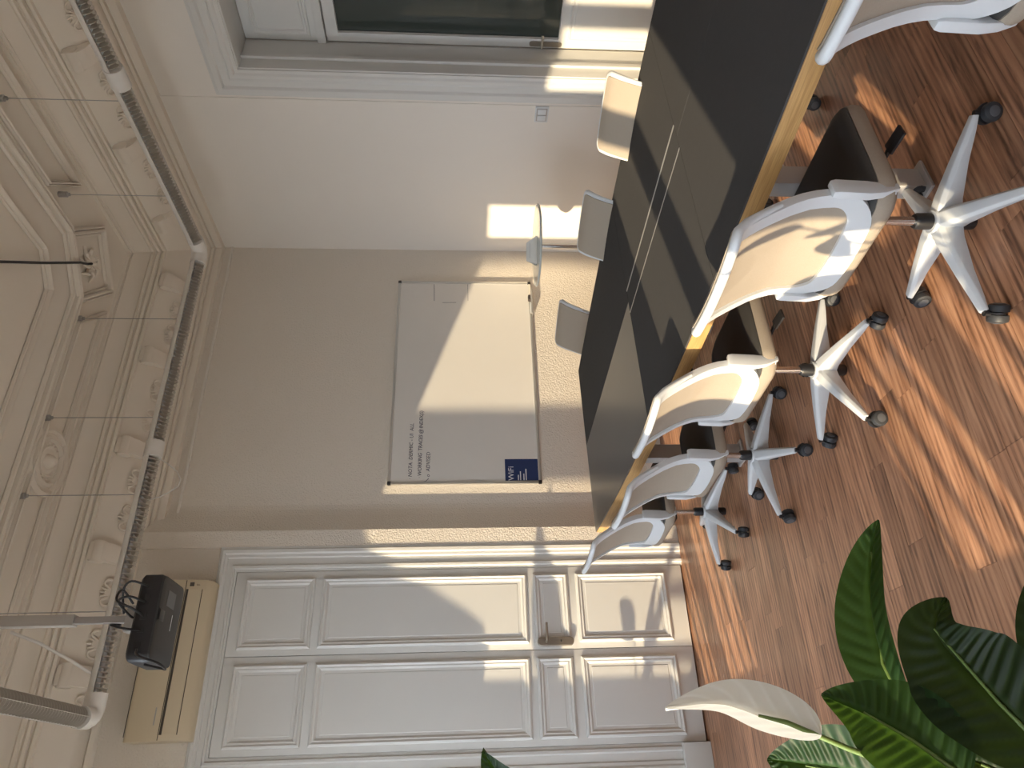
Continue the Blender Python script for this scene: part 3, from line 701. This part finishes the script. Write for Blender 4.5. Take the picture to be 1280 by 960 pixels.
MB().box(.445, .470, -.1925, -.1880, .118, .145).build('display_window', M['ac_dark'], ac)
for k in range(4): MB().box(.450, .453+.006*(k % 2), -.1925, -.1885, .090-.010*k*0+.006*k-.01, .092+.006*k-.01).build('indicator_mark', M['ac_dark'], ac)
MB().box(-.40, -.30, -.1915, -.1895, .205, .212).build('badge', M['grey_metal'], ac)

# ------------------------------------------------------------------ suspended tube lighting
ZL, RX, RYL, X3, TR_ = 3.585, 3.665, 4.355, .435, .052
lamp = empty('tube_light', (RX, RYL, ZL)); tag(lamp, 'white louvred tube light loop hung on thin wires below the ceiling', 'ceiling lamp')
lo_ = lamp.location.copy()
def tube_run(p, q):
    p = Vector(p); q = Vector(q); t = (q-p).normalized(); w = t.cross(Vector((0, 0, 1))).normalized(); L = (q-p).length
    def sec(c, r, a0, a1, n=14): return [c+w*r*math.cos(a0+(a1-a0)*k/n)+Vector((0, 0, 1))*r*math.sin(a0+(a1-a0)*k/n) for k in range(n+1)]
    a0, a1 = math.radians(2), math.radians(178)
    prof = lambda c: sec(c, TR_, a0, a1)+sec(c, TR_-.004, a1, a0)
    MB().loft([prof(p), prof(q)]).build('lamp_housing', M['white_metal'], lamp, smooth=35, off=lo_)
    # louvre fins across the opening
    m = MB(); n = int(L/.027)
    for i in range(1, n):
        c = p+t*(L*i/n); lst = sec(c, TR_-.003, math.radians(-181), math.radians(1), 12); e = t*.0011
        m.loft([[v-e for v in lst], [v+e for v in lst]])
    m.bar(p-Vector((0, 0, TR_-.012)), q-Vector((0, 0, TR_-.012)), .003, .018)
    tag(m.build('louvre_fins', M['louvre'], lamp, off=lo_), kind='stuff')
    MB().tube([p+Vector((0, 0, .008)), q+Vector((0, 0, .008))], .013, 10).build('fluorescent_tube', M['white_plastic'], lamp, smooth=50, off=lo_)
def sleeve(p, q):
    p = Vector(p); q = Vector(q)
    MB().tube([p, p+(q-p)*.02, q-(q-p)*.02, q], [TR_+.002, TR_+.005, TR_+.005, TR_+.002], 24).build('coupler', M['white_metal'], lamp, smooth=40, off=lo_)
def elbow(c, d1, d2):
    c = Vector(c); d1 = Vector(d1); d2 = Vector(d2); pts = [c+d1*.13, c+d1*.085]
    for k in range(7):
        t = k/6; pts.append(c+d1*.075*(1-t)**2+d2*.075*t**2)
    pts += [c+d2*.085, c+d2*.13]
    MB().tube(pts, TR_+.004, 24).build('elbow', M['white_metal'], lamp, smooth=50, off=lo_)
elbow((RX, RYL, ZL), (0, -1, 0), (-1, 0, 0)); elbow((X3, RYL, ZL), (1, 0, 0), (0, -1, 0))
sleeve((2.07, RYL, ZL), (1.96, RYL, ZL)); sleeve((RX, 2.90, ZL), (RX, 2.77, ZL))
tube_run((RX-.125, RYL, ZL), (2.065, RYL, ZL)); tube_run((1.965, RYL, ZL), (X3+.125, RYL, ZL))
tube_run((RX, RYL-.125, ZL), (RX, 2.895, ZL)); tube_run((RX, 2.775, ZL), (RX, 1.2, ZL)); tube_run((X3, RYL-.125, ZL), (X3, 1.6, ZL))
for x, y in ((RX, 3.78), (RX, 3.00), (RX, 2.2), (3.04, RYL), (2.25, RYL), (1.71, RYL), (1.0, RYL), (X3, 3.2), (X3, 2.2)):
    w = MB().tube([(x, y, ZL+TR_-.004), (x, y, ZC-.06)], .0028, 6).build('hanging_wire', M['grey_metal'], lamp, off=lo_)
    MB().lathe([(.004, -.075), (.012, -.073), (.012, -.058), (.020, -.056), (.020, -.001)], (x, y, ZC), 14).build('ceiling_cap', M['grey_metal'], w, smooth=40, off=lo_)
cord = [(1.95, RYL-.02, 3.535), (1.90, RYL-.02, 3.46), (1.855, RYL-.02, 3.405), (1.80, RYL-.02, 3.372), (1.755, RYL-.02, 3.378), (1.72, RYL-.02, 3.42), (1.69, RYL-.01, 3.48), (1.675, RYL, 3.54)]
MB().tube(cord, .004, 8).build('power_cord', M['white_metal'], lamp, smooth=60, off=lo_)

# loose black cable from the corner ornament
bc = MB().tube([(3.50, 4.315, 4.322), (3.46, 4.27, 4.322), (3.41, 4.20, 4.300), (3.36, 4.13, 4.282), (3.11, 3.83, 4.30), (2.83, 3.48, 4.312), (2.2, 2.6, 4.325)], .009, 8)
tag(bc.build('black_cable', M['black'], smooth=60), 'thin black cable strung from the ceiling corner ornament', 'cable')

# ------------------------------------------------------------------ projector on ceiling pole
pj = empty('projector_mount', (.652, 2.985, ZC)); tag(pj, 'grey telescopic ceiling pole carrying the projector', 'projector mount')
MB().box(-.075, .075, -.075, .075, -.012, -.0005).build('ceiling_plate', M['grey_metal'], pj, bevel=.003)
MB().box(-.021, .021, -.021, .021, -1.245, -.012).build('outer_pole', M['pole'], pj, bevel=.003)
MB().box(-.013, .013, -.013, .013, -1.44, -1.245).build('inner_pole', M['grey_metal'], pj, bevel=.002)
MB().box(-.05, .05, -.028, .028, -1.475, -1.44).build('tilt_head', M['grey_metal'], pj, bevel=.006)
for k, (dx, dy) in enumerate(((-.11, -.06), (.10, -.06), (.0, .08))):
    MB().bar((0, 0, -1.468), (dx, dy, -1.507), .018, .008).build('claw_arm', M['grey_metal'], pj)
pr_ = empty('projector', (.640, 2.985, 2.757)); tag(pr_, 'black projector hanging upside down from the ceiling pole', 'projector')
MB().loft([[(x, y, z) for x, y in rrect(.162-i, .118-i, .03)] for i, z in ((.006, .084), (.0, .076), (.0, .016), (.004, .006))]).build('projector_body', M['projector'], pr_, smooth=35)
MB().loft([[(x, y, z) for x, y in rrect(.158-i, .114-i, .028)] for i, z in ((.0, .0058), (.002, -.001), (.02, -.006))]).build('projector_underside', M['projector_grey'], pr_, smooth=35)
MB().box(-.012, .028, -.108, -.062, -.0085, -.0062).build('vent_cover', M['black'], pr_, bevel=.001)
MB().box(.05, .11, -.06, .02, -.0072, -.0062).build('label_plate', M['castor_hub'], pr_)
MB().box(-.03, .03, .02, .024, -.0070, -.0062).build('badge', M['print_white'], pr_)
for x, w in ((-.11, .035), (-.05, .022), (.0, .03), (.06, .04), (.11, .02)): MB().box(x-w/2, x+w/2, -.1195, -.1175, .035, .058).build('connector', M['black'], pr_, bevel=.001)
MB().tube([(.02, .114, .045), (.02, .135, .045)], [.033, .030], 20).build('lens', M['black'], pr_, smooth=40)
for pts in ([(-.12, -.118, .045), (-.15, -.16, .02), (-.175, -.15, -.05), (-.19, -.10, -.065), (-.18, -.07, -.03), (-.165, -.06, .03)],
            [(.05, -.118, .05), (.06, -.17, .09), (.05, -.14, .14), (.02, -.05, .13), (.012, -.02, .12)],
            [(-.05, -.118, .05), (-.06, -.18, .07), (-.04, -.16, .14), (-.02, -.06, .15), (-.01, -.024, .20)],
            [(.11, -.118, .05), (.12, -.16, .10), (.10, -.10, .15), (.03, -.03, .16)],
            [(0, -.118, .05), (.01, -.19, .06), (.04, -.2, .12), (.09, -.15, .13), (.06, -.06, .12)]):
    P4 = [Vector(p) for p in pts]; sm = []
    for i in range(len(P4)-1):
        a, b, c, d = P4[max(i-1, 0)], P4[i], P4[i+1], P4[min(i+2, len(P4)-1)]
        for k in range(5):
            t = k/5; sm.append(.5*((2*b)+(c-a)*t+(2*a-5*b+4*c-d)*t*t+(-a+3*b-3*c+d)*t**3))
    sm.append(P4[-1]); MB().tube(sm, .0045, 6).build('cable', M['black'], pr_, smooth=60)
wr_ = MB().tube([(.80, 3.88, 3.86), (.76, 3.95, 3.75), (.70, 4.15, 3.66), (.665, RYL-.03, 3.632)], .008, 8)
tag(wr_.build('white_cable', M['white_metal'], smooth=60), 'white supply cable sloping down to the tube light behind the projector pole', 'cable')

# ------------------------------------------------------------------ plants
def leaf_mesh(mid, width, normal, fold=.25, pleats=15, amp=.075, tipcurl=0, nU=110, nV=20, shape=.55):
    """mid: control points base->tip; width: max full width; normal: upper side direction"""
    P4 = [Vector(p) for p in mid]; path = []
    def cr(u):
        f = u*(len(P4)-1); i = min(int(f), len(P4)-2); t = f-i
        a, b, c, d = P4[max(i-1, 0)], P4[i], P4[i+1], P4[min(i+2, len(P4)-1)]
        return .5*((2*b)+(c-a)*t+(2*a-5*b+4*c-d)*t*t+(-a+3*b-3*c+d)*t**3)
    N = Vector(normal).normalized(); vs = []; fs = []; vein = []
    for i in range(nU+1):
        u = i/nU; p = cr(u); t = (cr(min(1, u+.02))-cr(max(0, u-.02))).normalized()
        sd = t.cross(N).normalized(); nn = sd.cross(t)
        w = width/2*(math.sin(PI*min(1, (u**.70)))**.85*(1-.30*u**3)+.012)*1.04
        if u > .999: w = .002
        for j in range(nV+1):
            v = j/nV*2-1; av = abs(v)
            ph = (u*pleats-av*.9*1.6)*2*PI
            pl = amp*width*.22*math.sin(ph)*min(1, av*3)*(1-av**2)
            vein.append(max(0, -math.sin(ph))**3*.8*min(1, av*4) if av > .12 else 1)
            vs.append(p+sd*w*v*math.cos(fold*av)+nn*(w*av*math.sin(fold*1.6)*(1 if fold >= 0 else 1)+pl-(.006 if j == nV//2 else 0)))
    n = nV+1
    for i in range(nU):
        for j in range(nV): a = i*n+j; fs.append((a, a+1, a+n+1, a+n))
    m = MB(); m.add(vs, fs); m.vein = vein; return m
pl = empty('peace_lily', (-.06, 1.06, 0)); tag(pl, 'peace lily with a white bloom in a tall pot at the near left', 'plant')
po_ = pl.location.copy()
pot = MB().lathe([(.12, 0), (.135, .01), (.175, .52), (.185, .56), (.172, .56), (.165, .52)], n=32).build('planter', M['pot'], pl, smooth=40)
MB().lathe([(.166, .515), (.001, .535)], n=28).build('soil', M['soil'], pl, smooth=60)
LV = [ # mid points, width, normal, fold, material
  ([(.095, 1.184, .913), (.166, 1.193, .926), (.257, 1.209, .914), (.356, 1.219, .876), (.411, 1.206, .853)], .100, (-.25, -.55, .8), .42, 'leaf'),
  ([(-.001, 1.047, .935), (.05, 1.079, .978), (.09, 1.117, 1.017), (.118, 1.139, 1.064)], .135, (.35, -.75, .45), .22, 'leaf'),
  ([(-.03, 1.25, .85), (.012, 1.325, .945), (.03, 1.374, 1.010), (.042, 1.41, 1.062)], .16, (-.2, -.6, .75), .2, 'leaf'),
  ([(.009, .985, .845), (.088, 1.020, .876), (.142, 1.045, .898), (.192, 1.05, .915), (.235, 1.045, .885)], .158, (.15, -.6, .75), .3, 'leaf_dark'),
  ([(-.060, .715, 1.47), (-.024, .702, 1.528), (.010, .685, 1.565), (.034, .673, 1.584)], .050, (.2, -.8, .5), .25, 'leaf'),
  ([(-.03, 1.20, .70), (.02, 1.253, .775), (.06, 1.30, .83)], .10, (.2, -.6, .7), .2, 'leaf_dark'),
  ([(.07, 1.02, .72), (.15, 1.01, .75), (.24, .98, .74), (.30, .96, .69)], .12, (.1, -.3, .9), .25, 'leaf_dark'),
  ([(-.12, .98, .85), (-.16, .84, .98), (-.20, .76, 1.00), (-.24, .70, .94)], .12, (0, -.2, .9), .2, 'leaf'),
]
base = Vector((-.06, 1.06, .53))
for mid, w, nrm, fold, mt in LV:
    lf = leaf_mesh(mid, w, nrm, fold).build('leaf', M[mt], pl, smooth=80, off=po_, fix=False)
    b0 = Vector(mid[0]); d = (Vector(mid[1])-b0).normalized()
    MB().tube([base+Vector((random.uniform(-.04, .04), random.uniform(-.04, .04), 0)), base.lerp(b0, .55)+Vector((0, 0, .03)), b0+d*.01, Vector(mid[1]), Vector(mid[-2])], [.006, .005, .004, .0026, .0014], 8).build('leaf_stalk', M['stem'], lf, smooth=60, off=po_)
MB().tube([base, (-.026, 1.113, .856), (.015, 1.10, .989), (.043, 1.09, 1.067), (.077, 1.079, 1.150), (.088, 1.09, 1.185)], [.006, .005, .0045, .004, .0035, .002], 8).build('flower_stem', M['stem'], pl, smooth=60, off=po_)
sp_ = leaf_mesh([(.060, 1.079, 1.105), (.085, 1.104, 1.165), (.108, 1.123, 1.226), (.106, 1.142, 1.303)], .082, (.5, -.7, .25), .35, pleats=7, amp=.05).build('white_bloom', M['white_flower'], pl, smooth=80, off=po_, fix=False)
tag(sp_, 'white hooded bloom on a green stalk')

# second plant by the far window; throws its leaf shadows on the double door
p2 = empty('potted_plant', (-.45, 4.88, 0)); tag(p2, 'tall broad-leaved plant by the far window beyond the frame', 'plant')
o2 = p2.location.copy()
MB().lathe([(.13, 0), (.145, .01), (.18, .38), (.18, .40), (.168, .40), (.16, .37)], n=28).build('planter', M['pot'], p2, smooth=40)
MB().lathe([(.161, .365), (.001, .38)], n=24).build('soil', M['soil'], p2, smooth=60)
MB().tube([(-.45, 4.88, .36), (-.44, 4.86, .8), (-.43, 4.87, 1.3), (-.43, 4.86, 1.75)], [.016, .013, .010, .006], 8).build('trunk', M['stem'], p2, smooth=60, off=o2)
for mid, w, nrm in [([(-.42, 4.80, 1.37), (-.41, 4.70, 1.52), (-.40, 4.58, 1.68), (-.40, 4.46, 1.82)], .15, (1, .2, .5)),
                    ([(-.42, 4.73, .90), (-.42, 4.68, .98), (-.42, 4.65, 1.06)], .065, (1, .1, .4)),
                    ([(-.42, 4.80, .72), (-.42, 4.70, .80), (-.42, 4.58, .83)], .075, (1, .1, .6)),
                    ([(-.40, 4.88, 1.50), (-.30, 4.92, 1.66), (-.20, 4.95, 1.74), (-.11, 4.97, 1.72)], .13, (-.3, 0, .9)),
                    ([(-.46, 4.90, 1.70), (-.54, 4.94, 1.86), (-.60, 4.98, 1.94)], .13, (.2, -.2, .9)),
                    ([(-.40, 4.92, 1.05), (-.30, 4.98, 1.17), (-.22, 5.02, 1.20)], .12, (-.2, -.2, .9)),
                    ([(-.48, 4.90, 1.15), (-.60, 4.92, 1.28), (-.70, 4.93, 1.30)], .13, (.2, -.1, .9)),
                    ([(-.42, 4.86, 1.78), (-.40, 4.88, 1.98), (-.36, 4.92, 2.12)], .12, (-.5, -.3, .5))]:
    lf = leaf_mesh(mid, w, nrm, .2).build('leaf', M['leaf'], p2, smooth=80, off=o2, fix=False)
    b0 = Vector((-.44, 4.87, max(.4, mid[0][2]-.14)))
    MB().tube([b0, Vector(mid[0]), Vector(mid[1]), Vector(mid[-2])], [.005, .004, .002, .001], 6).build('leaf_stalk', M['stem'], lf, smooth=60, off=o2)
